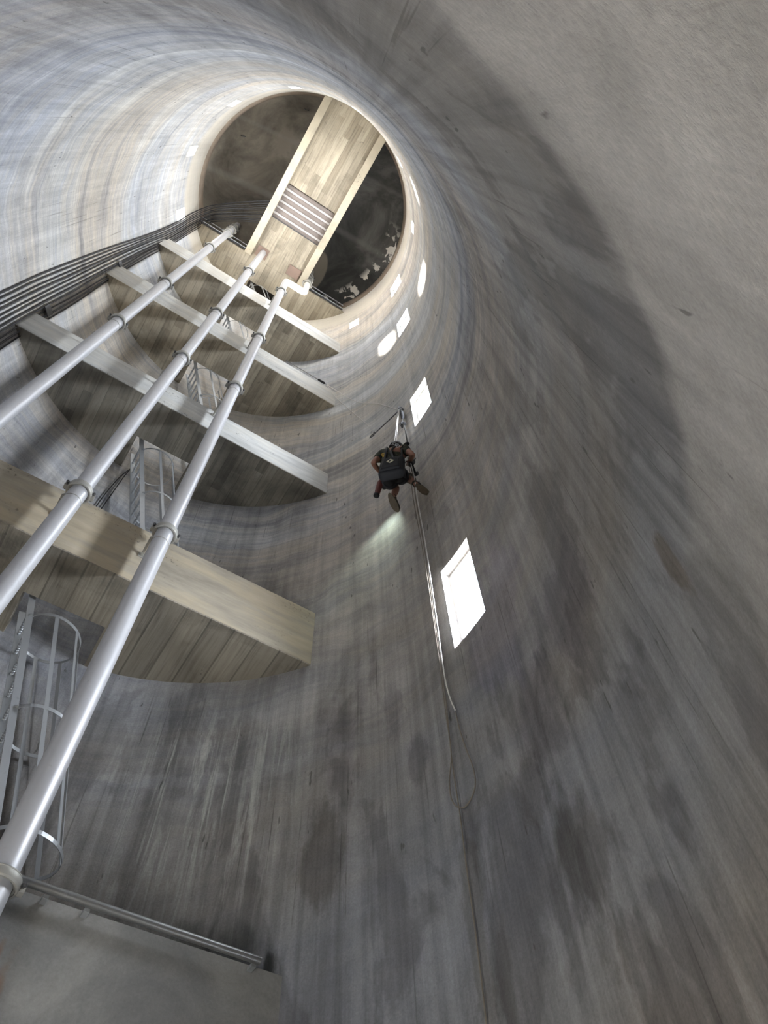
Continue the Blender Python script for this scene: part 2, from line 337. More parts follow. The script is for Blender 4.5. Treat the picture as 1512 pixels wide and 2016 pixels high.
# ------------------------------------------------------------------ mesh helpers
class MB:
    def __init__(s): s.v = []; s.f = []
    def add(s, vs, fs):
        k = len(s.v); s.v += [tuple(v) for v in vs]; s.f += [tuple(i+k for i in f) for f in fs]
    def box(s, a, b, rot=None, piv=None):
        x0, y0, z0 = a; x1, y1, z1 = b
        vs = [Vector(q) for q in ((x0, y0, z0), (x1, y0, z0), (x1, y1, z0), (x0, y1, z0), (x0, y0, z1), (x1, y0, z1), (x1, y1, z1), (x0, y1, z1))]
        if rot: vs = [rot @ (v-Vector(piv)) + Vector(piv) for v in vs]
        s.add(vs, [(0, 3, 2, 1), (4, 5, 6, 7), (0, 1, 5, 4), (1, 2, 6, 5), (2, 3, 7, 6), (3, 0, 4, 7)])
    def bar(s, p, q, w, h, up=(0, 0, 1)):
        p = Vector(p); q = Vector(q); d = (q-p).normalized(); u = Vector(up)
        if abs(d.dot(u)) > 0.98: u = Vector((1, 0, 0))
        r = d.cross(u).normalized()*w/2; t = r.cross(d).normalized()*h/2
        s.add([p-r-t, p+r-t, p+r+t, p-r+t, q-r-t, q+r-t, q+r+t, q-r+t], [(0, 1, 2, 3), (7, 6, 5, 4), (0, 4, 5, 1), (1, 5, 6, 2), (2, 6, 7, 3), (3, 7, 4, 0)])
    def tube(s, pts, r, n=12, cap=True):
        pts = [Vector(p) for p in pts]; rs = r if isinstance(r, (list, tuple)) else [r]*len(pts)
        d0 = (pts[1]-pts[0]).normalized(); a = Vector((0, 0, 1)) if abs(d0.z) < 0.9 else Vector((1, 0, 0)); nx = d0.cross(a).normalized()
        rings = []
        for i, p in enumerate(pts):
            if i == 0: d = (pts[1]-p)
            elif i == len(pts)-1: d = p-pts[i-1]
            else: d = (pts[i+1]-p).normalized()+(p-pts[i-1]).normalized()
            d.normalize(); nx = (nx-d*nx.dot(d)).normalized(); ny = d.cross(nx)
            rings.append([p+(nx*math.cos(2*math.pi*k/n)+ny*math.sin(2*math.pi*k/n))*rs[i] for k in range(n)])
        vs = [v for g in rings for v in g]; fs = []
        for i in range(len(pts)-1):
            for k in range(n):
                a_, b_ = i*n+k, i*n+(k+1) % n; fs.append((a_, b_, b_+n, a_+n))
        if cap: fs += [tuple(range(n-1, -1, -1)), tuple(range((len(pts)-1)*n, len(pts)*n))]
        s.add(vs, fs)
    def torus(s, c, R, r, axis=(0, 0, 1), n=28, k=8, sy=1.0):
        axis = Vector(axis).normalized(); a = Vector((1, 0, 0)) if abs(axis.x) < 0.9 else Vector((0, 1, 0)); u = axis.cross(a).normalized(); w = axis.cross(u)
        vs = []
        for i in range(n):
            t = 2*math.pi*i/n; d = u*math.cos(t)+w*math.sin(t)
            for j in range(k):
                q = 2*math.pi*j/k; vs.append(Vector(c)+d*(R+r*math.cos(q))+axis*r*sy*math.sin(q))
        s.add(vs, [(i*k+j, ((i+1) % n)*k+j, ((i+1) % n)*k+(j+1) % k, i*k+(j+1) % k) for i in range(n) for j in range(k)])
    def prism(s, poly, z0, z1):
        n = len(poly); s.add([(x, y, z0) for x, y in poly]+[(x, y, z1) for x, y in poly],
            [tuple(range(n-1, -1, -1)), tuple(range(n, 2*n))]+[(i, (i+1) % n, n+(i+1) % n, n+i) for i in range(n)])
    def ball(s, c, r, n=10, k=7, scl=(1, 1, 1), rot=None):
        vs = []; c = Vector(c)
        for j in range(1, k):
            ph = math.pi*j/k
            for i in range(n):
                t = 2*math.pi*i/n; v = Vector((math.sin(ph)*math.cos(t)*scl[0], math.sin(ph)*math.sin(t)*scl[1], math.cos(ph)*scl[2]))*r
                vs.append(c+(rot @ v if rot else v))
        a = Vector((0, 0, r*scl[2])); vs += [c+(rot @ a if rot else a), c-(rot @ a if rot else a)]
        T, B = len(vs)-2, len(vs)-1; fs = []
        for j in range(k-2):
            for i in range(n): fs.append((j*n+i, (j+1)*n+i, (j+1)*n+(i+1) % n, j*n+(i+1) % n))
        for i in range(n): fs += [(T, i, (i+1) % n), (B, (k-2)*n+(i+1) % n, (k-2)*n+i)]
        s.add(vs, fs)
    def build(s, name, mat, parent=None, smooth=False, bevel=0.0, loc=None, mats=None):
        me = bpy.data.meshes.new(name)
        off = Vector(loc) if loc is not None else Vector((0, 0, 0))
        me.from_pydata([Vector(v)-off for v in s.v], [], s.f)
        bm = bmesh.new(); bm.from_mesh(me); bmesh.ops.recalc_face_normals(bm, faces=bm.faces); bm.to_mesh(me); bm.free()
        me.materials.append(mat)
        if smooth:
            for p in me.polygons: p.use_smooth = True
            try: me.set_sharp_from_angle(angle=math.radians(42))
            except Exception: pass
        o = bpy.data.objects.new(name, me); COL.objects.link(o); o.location = off
        if parent is not None: o.parent = parent; o.matrix_parent_inverse = Matrix.Translation(-parent.location)
        if bevel:
            b = o.modifiers.new('bevel', 'BEVEL'); b.width = bevel; b.segments = 2; b.limit_method = 'ANGLE'
        return o
def tag(o, label=None, cat=None, group=None, kind=None):
    if label: o['label'] = label
    if cat: o['category'] = cat
    if group: o['group'] = group
    if kind: o['kind'] = kind
    return o
def thing(name, loc, label, cat, group=None):
    o = bpy.data.objects.new(name, None); COL.objects.link(o); o.location = loc; o.empty_display_size = 0.2
    return tag(o, label, cat, group)
def catmull(P, n=8):
    P = [Vector(p) for p in P]; Q = [P[0]*2-P[1]]+P+[P[-1]*2-P[-2]]; out = []
    for i in range(1, len(Q)-2):
        for k in range(n):
            t = k/n; a, b, c, d = Q[i-1], Q[i], Q[i+1], Q[i+2]
            out.append(0.5*((2*b)+(c-a)*t+(2*a-5*b+4*c-d)*t*t+(3*b-a-3*c+d)*t**3))
    out.append(P[-1]); return out

# ------------------------------------------------------------------ shaft wall with real window openings
ZB, ZT = -H0/S, 7.62
openings = [(a-w/2, a+w/2, z0, z1) for a, w, z0, z1, *_ in WINDOWS]+[(ADDED_DOOR[0]-ADDED_DOOR[1]/2, ADDED_DOOR[0]+ADDED_DOOR[1]/2, ADDED_DOOR[2], ADDED_DOOR[3])]
def norm(a): return (a+180) % 360
angs = set(round(x*2.0, 4) for x in range(180)); zs = {ZB, ZT}
for a0, a1, z0, z1 in openings:
    angs |= {round(norm(a0), 4), round(norm(a1), 4)}; zs |= {z0, z1}
z = ZB
while z < ZT: zs.add(round(z, 4)); z += 0.25
angs = sorted(angs); zs = sorted(zs)
angs = [a for i, a in enumerate(angs) if i == 0 or a-angs[i-1] > 0.02]
def inside(a, z):
    for a0, a1, z0, z1 in openings:
        w = (a1-a0)/2; c = norm((a0+a1)/2)
        if abs((a-c+180) % 360-180) < w and z0 < z < z1: return True
    return False
wb = MB(); NA, NZ = len(angs), len(zs)
def wp(i, j, r): a = math.radians(angs[i % NA]-180); return (r*math.sin(a), r*math.cos(a), zs[j]*S+H0)
inner = [wp(i, j, S) for j in range(NZ) for i in range(NA)]; outer = [wp(i, j, S+WT) for j in range(NZ) for i in range(NA)]
hole = {}
for j in range(NZ-1):
    for i in range(NA):
        a = (angs[i]+(angs[(i+1) % NA]+(360 if i == NA-1 else 0)))/2; hole[i, j] = inside(a % 360, (zs[j]+zs[j+1])/2)
fi = []
for j in range(NZ-1):
    for i in range(NA):
        if hole[i, j]: continue
        i2 = (i+1) % NA; fi.append((j*NA+i, j*NA+i2, (j+1)*NA+i2, (j+1)*NA+i))
wb.add(inner, fi); wb.add(outer, [tuple(reversed(f)) for f in fi])
for j in range(NZ-1):
    for i in range(NA):
        if not hole[i, j]: continue
        i2 = (i+1) % NA
        for (ni, nj, e) in (((i-1) % NA, j, ((i, j), (i, j+1))), (i2, j, ((i2, j+1), (i2, j))), (i, j-1, ((i2, j), (i, j))), (i, j+1, ((i, j+1), (i2, j+1)))):
            if nj < 0 or not hole.get((ni, nj), False):
                (p1, q1), (p2, q2) = e
                wb.add([wp(p1, q1, S), wp(p2, q2, S), wp(p2, q2, S+WT), wp(p1, q1, S+WT)], [(0, 1, 2, 3)])
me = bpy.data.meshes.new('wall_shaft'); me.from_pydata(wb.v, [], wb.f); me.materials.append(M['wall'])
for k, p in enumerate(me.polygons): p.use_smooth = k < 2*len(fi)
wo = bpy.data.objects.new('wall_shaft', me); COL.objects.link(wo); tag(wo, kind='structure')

# floor, ceiling, rim
fb = MB(); fb.prism([(math.sin(t*math.pi/48)*(S+WT), math.cos(t*math.pi/48)*(S+WT)) for t in range(96)], -0.15, 0.0); tag(fb.build('floor', M['floor']), kind='structure')
def revolve(prof, n=120):
    b = MB(); m_ = len(prof)
    vs = [(r*math.sin(2*math.pi*i/n), r*math.cos(2*math.pi*i/n), z) for i in range(n) for r, z in prof]
    b.add(vs, [(i*m_+j, ((i+1) % n)*m_+j, ((i+1) % n)*m_+j+1, i*m_+j+1) for i in range(n) for j in range(m_-1)])
    return b
rz = lambda z: z*S+H0
cb = revolve([(S*0.985, rz(7.76)), (S*0.93, rz(7.80)), (S*0.7, rz(7.92)), (S*0.4, rz(8.02)), (0.01, rz(8.06)), (0.01, rz(8.15)), (S*1.05, rz(8.10)), (S*1.05, rz(7.76))])
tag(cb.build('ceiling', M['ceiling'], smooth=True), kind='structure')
rb = revolve([(S*1.0, rz(7.615)), (S*0.984, rz(7.635)), (S*0.982, rz(7.78)), (S*1.05, rz(7.78)), (S*1.05, rz(7.615)), (S*1.0, rz(7.615))])
tag(rb.build('trim_1', M['rim'], smooth=True), kind='structure')

# ------------------------------------------------------------------ windows
for n, (a, wdeg, z0, z1, k, lab) in enumerate(WINDOWS):
    b = MB(); ar = math.radians(a); nrm = Vector((math.sin(ar), math.cos(ar), 0)); tan = Vector((math.cos(ar), -math.sin(ar), 0))
    hw = math.radians(wdeg)*S/2; zb, zt = z0*S+H0, z1*S+H0; rr = S+WT-0.03; c = nrm*rr
    big = n < 5; fw = 0.035 if big else 0.02
    def fr(u0, v0, u1, v1, d0, d1):
        vs = []
        for d in (d0, d1):
            for u, v in ((u0, v0), (u1, v0), (u1, v1), (u0, v1)): vs.append(c+nrm*d+tan*u+Vector((0, 0, v)))
        b.add(vs, [(0, 3, 2, 1), (4, 5, 6, 7), (0, 1, 5, 4), (1, 2, 6, 5), (2, 3, 7, 6), (3, 0, 4, 7)])
    fr(-hw, zb, -hw+fw, zt, -0.02, 0.02); fr(hw-fw, zb, hw, zt, -0.02, 0.02); fr(-hw+fw, zb, hw-fw, zb+fw, -0.02, 0.02); fr(-hw+fw, zt-fw, hw-fw, zt, -0.02, 0.02)
    if big:
        fr(-hw+fw, zt-0.12, hw-fw, zt-0.09, -0.015, 0.015)
    o = b.build('window_%d' % (n+1), M['frame'], bevel=0.003); tag(o, kind='structure')
    g = MB(); g.add([c-tan*hw+Vector((0, 0, zb)), c+tan*hw+Vector((0, 0, zb)), c+tan*hw+Vector((0, 0, zt)), c-tan*hw+Vector((0, 0, zt))], [(0, 1, 2, 3)])
    g.build('glass_pane', M['glass'], o)

# ------------------------------------------------------------------ landings
D = 0.585; XE = math.sqrt(1-D*D)
HX0, HX1, HY = -0.135, 0.145, 0.80
BOT = [None, 1.993, 3.334, 4.646, 5.937, 7.396]
TOP = [0.945, 2.299, 3.566, 4.929, 6.235, 7.455]
SL = 0.055
def segment_poly(d, notch=True):
    a0 = math.degrees(math.atan2(math.sqrt(1-d*d), d)); P = [(-math.sqrt(1-d*d), d), (math.sqrt(1-d*d), d)]
    a = a0; arc = []
    k = 0
    while a > -a0+0.01:
        a -= 1.5; arc.append(a)
    arc = [x for x in arc if x > -a0+0.3]
    done = False
    for x in arc:
        px, py = 1.0*math.sin(math.radians(x)), math.cos(math.radians(x))
        if notch and HX0 < px < HX1:
            if not done:
                P += [(HX1, math.sqrt(1-HX1**2)), (HX1, HY), (HX0, HY), (HX0, math.sqrt(1-HX0**2))]; done = True
            continue
        P.append((px, py))
    return [(x*S, y*S) for x, y in P]
LAB = {0: 'grey concrete landing slab behind the horizontal tube at the bottom left',
       1: 'lowest overhead concrete landing with a tan front beam and an open hatch',
       2: 'second overhead concrete landing, dark board-marked underside, pale grey beam',
       3: 'third overhead concrete landing, with a wire tied at its beam end',
       4: 'fourth overhead concrete landing with a narrow pale beam, under the top one',
       5: 'top concrete landing, cream board-marked underside, joining the walkway'}
landing = {}
for k in range(6):
    bz = (BOT[k] if k else TOP[0]-SL)*S+H0; tz = TOP[k]*S+H0
    o = thing('concrete_landing', (0, 0.8*S, bz), LAB[k], 'landing'); landing[k] = o
    b = MB(); b.prism(segment_poly(D+0.002 if 0 < k < 5 else D, k > 0), bz, bz+SL*S)
    mat = M['front'] if k == 0 else M['board_low'] if k == 1 else M['board_mid'] if k == 2 else M['board_up'] if k in (3, 4) else M['board_top']
    b.build('slab', mat, o)
    if 0 < k < 5:
        b = MB(); y1 = D+0.055
        x0, x1 = math.sqrt(1-D*D)*S, math.sqrt(1-y1*y1)*S
        b.prism([(-x0, D*S), (x0, D*S), (x1, y1*S), (-x1, y1*S)], bz+0.02, tz)
        b.build('front_beam', M['beam_low'] if k == 1 else M['beam_mid'], o, bevel=0.012)
# partition wall below the bottom landing
b = MB(); b.box((-XE*S-0.02, D*S, 0), (XE*S+0.02, D*S+0.2, (TOP[0]-SL)*S+H0)); tag(b.build('wall_front', M['front']), kind='structure')
# deeper hollow in the corner at the end of the tube is not modelled, its shade is painted into the wall material

# ------------------------------------------------------------------ walkway bridge across the top
o = thing('concrete_walkway', (0, 0, rz(7.37)), 'cream concrete walkway spanning the dark ceiling with a louvred opening at mid-span', 'walkway')
b = MB(); z0, z1 = rz(7.40), rz(7.46)
def wy(x): return -math.sqrt(1-(x/S)**2)*S
b.prism([(-0.93, wy(0.93)), (-0.5, wy(0.5)), (0, wy(0)), (0.5, wy(0.5)), (1.08, wy(1.08)), (1.08, -0.56), (-0.93, -0.56)], z0, z1)
b.build('slab', M['board_top'], o)
b = MB(); b.prism([(-0.93, 0.60), (1.08, 0.60), (1.08, D*S), (-0.93, D*S)], z0, z1); b.build('slab', M['board_top'], o)
for x0, x1 in ((-1.04, -0.80), (0.96, 1.20)):
    b = MB(); b.prism([(x0, wy(x0)), (x1, wy(x1)), (x1, D*S-0.005), (x0, D*S-0.005)], rz(7.365), rz(7.50)); b.build('edge_beam', M['beam_top'], o, bevel=0.01)
g = thing('louvred_grille', (0.07, 0, rz(7.40)), 'brown and grey slatted grille set in the middle of the cream walkway', 'grille')
for i in range(6):
    y = -0.50+i*0.208; b = MB(); b.box((-0.80, y-0.075, rz(7.415)), (0.96, y+0.075, rz(7.415)+0.03)); b.build('slat', M['grille'], g, bevel=0.004)
for i in range(5):
    y = -0.396+i*0.208; b = MB(); b.box((-0.80, y-0.032, rz(7.408)), (0.96, y+0.032, rz(7.408)+0.05)); b.build('cross_angle', M['grille2'], g, bevel=0.004)
b = MB(); b.box((-0.80, -0.585, rz(7.40)), (0.96, -0.562, rz(7.43))); b.build('edge_angle', M['darkmetal'], g)
b = MB(); b.box((-0.80, 0.575, rz(7.40)), (0.96, 0.598, rz(7.43))); b.build('edge_angle', M['darkmetal'], g)
# brown plates round the pipe recesses
for (x0, x1, lab) in ((-0.205, -0.09, 'square brown plate in the walkway underside where the middle standpipe enters'), (0.134, 0.262, 'square brown plate in the walkway underside above the elbow of the right standpipe')):
    b = MB(); b.box((x0*S, 0.457*S, rz(7.388)), (x1*S, 0.556*S, rz(7.3995))); tag(b.build('cover_plate', M['recess'], bevel=0.003), lab, 'plate')
# handrail channel along the top landing's edge
for xs, lab in (((-XE+0.02, -0.30), 'dark handrail with a bright top tube along the top landing, left of the walkway'), ((0.35, XE-0.02), 'dark handrail with a bright top tube along the top landing, right of the walkway')):
    hr = thing('handrail', (xs[0]*S, D*S-0.03, rz(7.45)), lab, 'handrail')
    for zz, rr_, mt, nm in ((7.47, 0.018, 'galv', 'rail_tube'), (7.455, 0.03, 'darkmetal', 'kick_plate'), (7.62, 0.02, 'galv', 'rail_tube')):
        b = MB()
        if nm == 'kick_plate': b.box((xs[0]*S, D*S-0.05, rz(7.435)), (xs[1]*S, D*S-0.02, rz(7.475)))
        else: b.tube([(xs[0]*S, D*S-0.06, rz(zz)), (xs[1]*S, D*S-0.06, rz(zz))], rr_, 10)
        b.build(nm, M[mt], hr, smooth=nm != 'kick_plate')
    n = 3
    for i in range(n):
        x = (xs[0]+(xs[1]-xs[0])*(i+0.5)/n)*S; b = MB(); b.tube([(x, D*S-0.06, rz(7.44)), (x, D*S-0.06, rz(7.62))], 0.018, 8); b.build('post', M['darkmetal'], hr)

# ------------------------------------------------------------------ standpipes
PY = 0.505*S; PR = 0.105
def coupling(parent, x, y, z, r=PR):
    b = MB(); b.torus((x, y, z), r+0.022, 0.028, n=32, k=8, sy=1.3)
    b.torus((x, y, z+0.028), r+0.03, 0.014, n=32, k=6); b.torus((x, y, z-0.028), r+0.03, 0.014, n=32, k=6)
    for s in (-1, 1):
        b.box((x+s*(r+0.04)-0.035, y-0.03, z-0.035), (x+s*(r+0.04)+0.035, y+0.03, z+0.035))
    o = b.build('coupling', M['clamp'], parent, smooth=True, loc=(x, y, z))
    for s in (-1, 1):
        q = MB(); q.tube([(x+s*(r+0.055), y-0.055, z), (x+s*(r+0.055), y+0.055, z)], 0.011, 6); q.ball((x+s*(r+0.055), y-0.058, z), 0.02, 6, 4); q.build('bolt', M['darkmetal'], o)
def bracket(parent, x, z):
    b = MB(); b.box((x-0.16, D*S-0.012, z-0.05), (x-0.08, D*S-0.001, z+0.05)); b.bar((x-0.12, D*S-0.01, z), (x-0.12, PY+0.0, z+0.02), 0.03, 0.05); b.bar((x-0.12, PY, z+0.02), (x-0.06, PY, z+0.02), 0.04, 0.04)
    b.build('wall_bracket', M['clamp'], parent, bevel=0.003)
CZ = [0.896, 2.21, 3.79, 4.83, 6.37]
PIPES = [(-0.496, 'left standpipe of the three, running in front of the landings beside the cables', 7.9),
         (-0.138, 'middle standpipe of the three, rising into a brown plate in the walkway', 7.40),
         (0.171, 'right standpipe of the three, nearest the climber, with a cream elbow at its top', 6.80)]
for pi, (px, lab, ztop) in enumerate(PIPES):
    x = px*S; o = thing('standpipe', (x, PY, 0), lab, 'pipe')
    b = MB(); segs = [(x, PY, 0.0)]+[(x, PY, rz(z_)) for z_ in (1.5, 3, 4.5, 6)]+[(x, PY, rz(ztop))]
    b.tube(segs, PR, 36); p = b.build('pipe', M['pipe'], o, smooth=True)
    for z_ in CZ:
        coupling(o, x, PY, rz(z_))
        b = MB(); b.torus((x, PY, rz(z_)-0.26), PR+0.001, 0.006, n=32, k=6); b.build('weld_ring', M['clamp'], o, smooth=True)
        if 1 < z_ : bracket(o, x, rz(z_)-0.22 if z_ < 3 or z_ > 4 and z_ < 5 else rz(z_-0.28))
    if pi == 0:
        for z_ in (7.30, 7.52, 7.68): coupling(o, x, PY, rz(z_))
    if pi == 2:
        z_ = rz(6.80); xe = 0.36*S; P = [(x, PY, z_)]
        for t in range(1, 9): a = t/8*math.pi/2; P.append((x+0.16*(1-math.cos(a)), PY, z_+0.16*math.sin(a)))
        for t in range(0, 9): a = t/8*math.pi/2; P.append((xe-0.16+0.16*math.sin(a), PY, z_+0.16+0.16*(1-math.cos(a))))
        P += [(xe, PY, rz(7.2))]
        b = MB(); b.tube(P, PR, 28); b.build('elbow_pipe', M['elbow'], o, smooth=True)
        coupling(o, xe, PY, rz(7.22)); b = MB(); b.tube([(xe, PY, rz(7.2)), (xe, PY, rz(7.91))], PR*0.95, 24); b.build('riser', M['clamp'], o, smooth=True); coupling(o, xe, PY, rz(7.45)); coupling(o, xe, PY, rz(7.6))

# tube lying along the lower landing's edge
o = thing('horizontal_tube', (0.188*S, 0.555*S, rz(0.945)), 'long grey steel tube running right from the foot of the right standpipe', 'tube')
b = MB(); b.tube([(0.19*S, 0.555*S, rz(0.946)), (0.74*S, 0.555*S, rz(0.942))], 0.031, 20); b.build('tube', M['bar'], o, smooth=True)
for x in (0.27, 0.355, 0.73):
    b = MB(); b.box((x*S-0.02, 0.555*S+0.02, rz(0.944)-0.05), (x*S+0.02, D*S-0.004, rz(0.944)-0.022)); b.build('clip', M['galv'], o, bevel=0.002)

# ------------------------------------------------------------------ caged ladders
SLOPE = 0.29; YA, YB = 0.815, 0.925
LLAB = ['inclined caged ladder at the lower left, reaching the hatch of the lowest landing',
        'inclined caged ladder between the lowest and the second landing',
        'inclined caged ladder between the second and third landings, partly behind the right pipe',
        'inclined caged ladder between the third and fourth landings',
        'inclined caged ladder up to the hatch in the top landing']
for k in range(5):
    zt = BOT[k+1]; zb = (TOP[0] if k == 0 else BOT[k]+SL); X = lambda z: (-0.10+SLOPE*(zt-z))
    ztop = zt+0.05
    o = thing('caged_ladder', (X(zb)*S, 0.87*S, rz(zb)), LLAB[k], 'ladder')
    d = (W(X(ztop), 0, ztop)-W(X(zb), 0, zb)).normalized()
    for y in (YA, YB):
        b = MB(); b.bar(W(X(zb), y, zb), W(X(ztop), y, ztop), 0.075, 0.014, up=(0, 1, 0)); b.build('side_rail', M['galv'], o, bevel=0.002)
    z = zb+0.07
    while z < ztop-0.02:
        b = MB(); b.tube([W(X(z), YA, z), W(X(z), YB, z)], 0.017, 8)
        for i in range(1, 10):
            c = W(X(z), YA+(YB-YA)*i/10, z); b.torus(c, 0.018, 0.004, axis=(0, 1, 0), n=8, k=4)
        b.build('rung', M['galv'], o, smooth=True); z += 0.084
    cx, cyy, cr = 0.085, (YA+YB)/2, 0.098
    ang0 = math.radians(140)
    def hp(z, t): return W(X(z)+cx+cr*1.0*math.cos(t), cyy+cr*math.sin(t), z)
    hz = [zt-0.075-0.355*i for i in range(int((zt-zb-0.15)/0.355)+1)]; hz = [h for h in hz if h > zb+0.22]
    for h in hz:
        b = MB(); N = 28; vs = []; fs = []
        for i in range(N+1):
            t = -ang0+2*ang0*i/N
            for dr, dz in ((0, -0.02), (0.006, -0.02), (0.006, 0.02), (0, 0.02)):
                p = W(X(h)+cx+(cr+dr/S)*math.cos(t), cyy+(cr+dr/S)*math.sin(t), h); p.z += dz; vs.append(p)
            if i: a = (i-1)*4; fs += [(a+j, a+(j+1) % 4, a+4+(j+1) % 4, a+4+j) for j in range(4)]
        b.add(vs, fs)
        for y, t in ((YA, -ang0), (YB, ang0)):
            b.bar(W(X(h), y, h), hp(h, t), 0.04, 0.006, up=(0, 0, 1))
        b.build('cage_hoop', M['galv'], o)
    if len(hz) > 1:
        for t in (-95, -48, 0, 48, 95):
            t = math.radians(t); a, c = hp(hz[-1], t), hp(hz[0], t)
            b = MB(); b.bar(a, c, 0.042, 0.006, up=(math.cos(t), math.sin(t), 0)); b.build('cage_bar', M['galv'], o)

# ------------------------------------------------------------------ cable bundle on the left
CAM = W(0.09120681, -0.91782472, 0)
def pray(u, v): return Rv*((u-756)/1433.568)-Uv*((v-1008)/1433.568)+F
def on_cyl(u, v, r):                                       # where a sight line meets a cylinder of radius r (m)
    d = pray(u, v); a = d.x**2+d.y**2; b = 2*(CAM.x*d.x+CAM.y*d.y); c = CAM.x**2+CAM.y**2-r*r
    t = (-b+math.sqrt(b*b-4*a*c))/2/a; return CAM+d*t
def on_z(u, v, z): d = pray(u, v); return CAM+d*((z-CAM.z)/d.z)
NCAB = 11
wiggle = random.Random(3)
for i in range(NCAB):
    t = i/(NCAB-1)
    y0 = 577+t*111; y1 = 512+t*84; y2 = 462+t*43; y3 = 420+t*36; y4 = 408+t*31; ye = 396+t*44
    rr_ = S-0.022-0.012*(i % 2)
    P = [on_cyl(-160, 640+t*170, rr_), on_cyl(0, y0, rr_)]
    j = lambda s: wiggle.uniform(-s, s)*0.7
    P += [on_cyl(75, (y0+y1)/2+j(1.2)-2, rr_), on_cyl(150, y1+j(2.0 if i > 3 else 0.8), rr_), on_cyl(220, y1+(y2-y1)*0.52+j(2.2 if i > 3 else 0.8), rr_), on_cyl(290, y2+j(1.6 if i > 3 else 0.6), rr_), on_cyl(340, (y2+y3)/2+j(1.0), rr_), on_cyl(378, y3+j(0.8), rr_-0.02)]
    zz = rz(7.56)-0.02*(i % 3)
    P += [on_z(408, y4+j(1.5), zz), on_z(430, y4-6+(3*t)+j(1), zz), on_z(480, (y4+ye)/2-4+j(1.5), zz), on_z(522, ye, zz), on_z(560, ye+2, zz)]
    b = MB(); b.tube(catmull(P, 6), 0.0125 if i % 3 else 0.017, 8)
    o = b.build('electric_cable', M['cable'] if i % 2 == 0 else M['cable2'], smooth=True)
    lab = 'uppermost black cable of the bundle on the left wall' if i == 0 else 'lowest cable of the bundle, touching the landing corners' if i == NCAB-1 else 'dark cable inside the bundle running up the left wall'
    tag(o, lab, 'cable', 'cables climbing the left wall' if 0 < i < NCAB-1 else None)
# cable clamps where the bundle passes each landing
for k, (u, v, lab) in {2: (96, 612, 'dark cable clamp at the left corner of the second landing'), 3: (238, 524, 'dark cable clamp at the left corner of the third landing'), 4: (330, 474, 'dark cable clamp at the left corner of the fourth landing')}.items():
    c = on_cyl(u, v, S-0.055); a = math.atan2(c.x, c.y); n = Vector((math.sin(a), math.cos(a), 0)); tg = Vector((math.cos(a), -math.sin(a), 0))
    t = thing('cable_clamp', c, lab, 'clamp')
    b = MB(); b.bar(c-tg*0.10, c+tg*0.08, 0.22, 0.02, up=n); b.build('clamp_plate', M['darkmetal'], t, bevel=0.003)

# ------------------------------------------------------------------ loops of wire in the ceiling
for (u, v, lab) in ((479, 268, 'small dark wire loop in the ceiling at the left'), (604, 216, 'small dark wire loop in the ceiling beside the walkway top'), (751, 331, 'oval wire loop in the ceiling right of the walkway')):
    c = on_z(u, v, rz(7.82)); b = MB(); b.torus(c, 0.07, 0.010, axis=(0.3, 1, 0.2), n=20, k=6, sy=1); b.tube([c+Vector((0, 0, 0.06)), c+Vector((0, 0, 0.40))], 0.010, 6)
    tag(b.build('wire_loop', M['darkmetal'], smooth=True), lab, 'wire loop')

# ------------------------------------------------------------------ ropes and rigging near the climber
M['bagcloth'] = simple('black_cloth', (0.006, 0.006, 0.008), 0.9, 0, 0.4, 30)
M['rope'] = simple('rope_beige', (0.22, 0.19, 0.155), 0.9, 0, 0.3, 40)
M['ropew'] = simple('rope_white', (0.72, 0.70, 0.66), 0.7, 0, 0.15, 40)
M['roped'] = simple('rope_dark', (0.03, 0.028, 0.026), 0.8, 0, 0.3, 40)
def rope(pts, r, mat, lab, name='rope', cat='rope', n=7, group=None):
    b = MB(); b.tube(catmull(pts, 6), r, n); return tag(b.build(name, mat, smooth=True), lab, cat, group)
q = on_cyl
rope([q(803, 897, 3.12), q(811, 930, 3.22), q(819, 985, 3.33), q(832, 1060, 3.40), q(845, 1140, 3.42), q(857, 1230, 3.43), q(868, 1300, 3.44), q(880, 1400, 3.45), q(890, 1500, 3.46), q(905, 1600, 3.46), q(920, 1720, 3.465), q(938, 1850, 3.47), q(960, 2040, 3.47), q(985, 2300, 3.47)], 0.0055, M['rope'], 'long rope hanging from the climber down past the bottom of the picture')
rope([q(804, 898, 3.13), q(815, 935, 3.22), q(823, 990, 3.32), q(836, 1060, 3.38), q(848, 1140, 3.40), q(861, 1230, 3.41), q(869, 1290, 3.42), q(877, 1340, 3.43), q(886, 1375, 3.44), q(896, 1398, 3.46)], 0.0065, M['ropew'], 'white rope hanging from the climber past the large window, ending first')
rope([q(802, 900, 3.11), q(808, 935, 3.19), q(814, 985, 3.30), q(828, 1060, 3.37), q(843, 1150, 3.40), q(856, 1240, 3.42), q(866, 1310, 3.43), q(877, 1400, 3.44), q(888, 1480, 3.45), q(885, 1535, 3.45), q(888, 1570, 3.45), q(900, 1588, 3.45), q(916, 1588, 3.45), q(931, 1565, 3.45), q(936, 1540, 3.45), q(931, 1510, 3.45), q(919, 1478, 3.45), q(906, 1440, 3.45), q(897, 1402, 3.455)], 0.0055, M['rope'], 'rope hanging from the climber and ending in a wide open loop below the window')
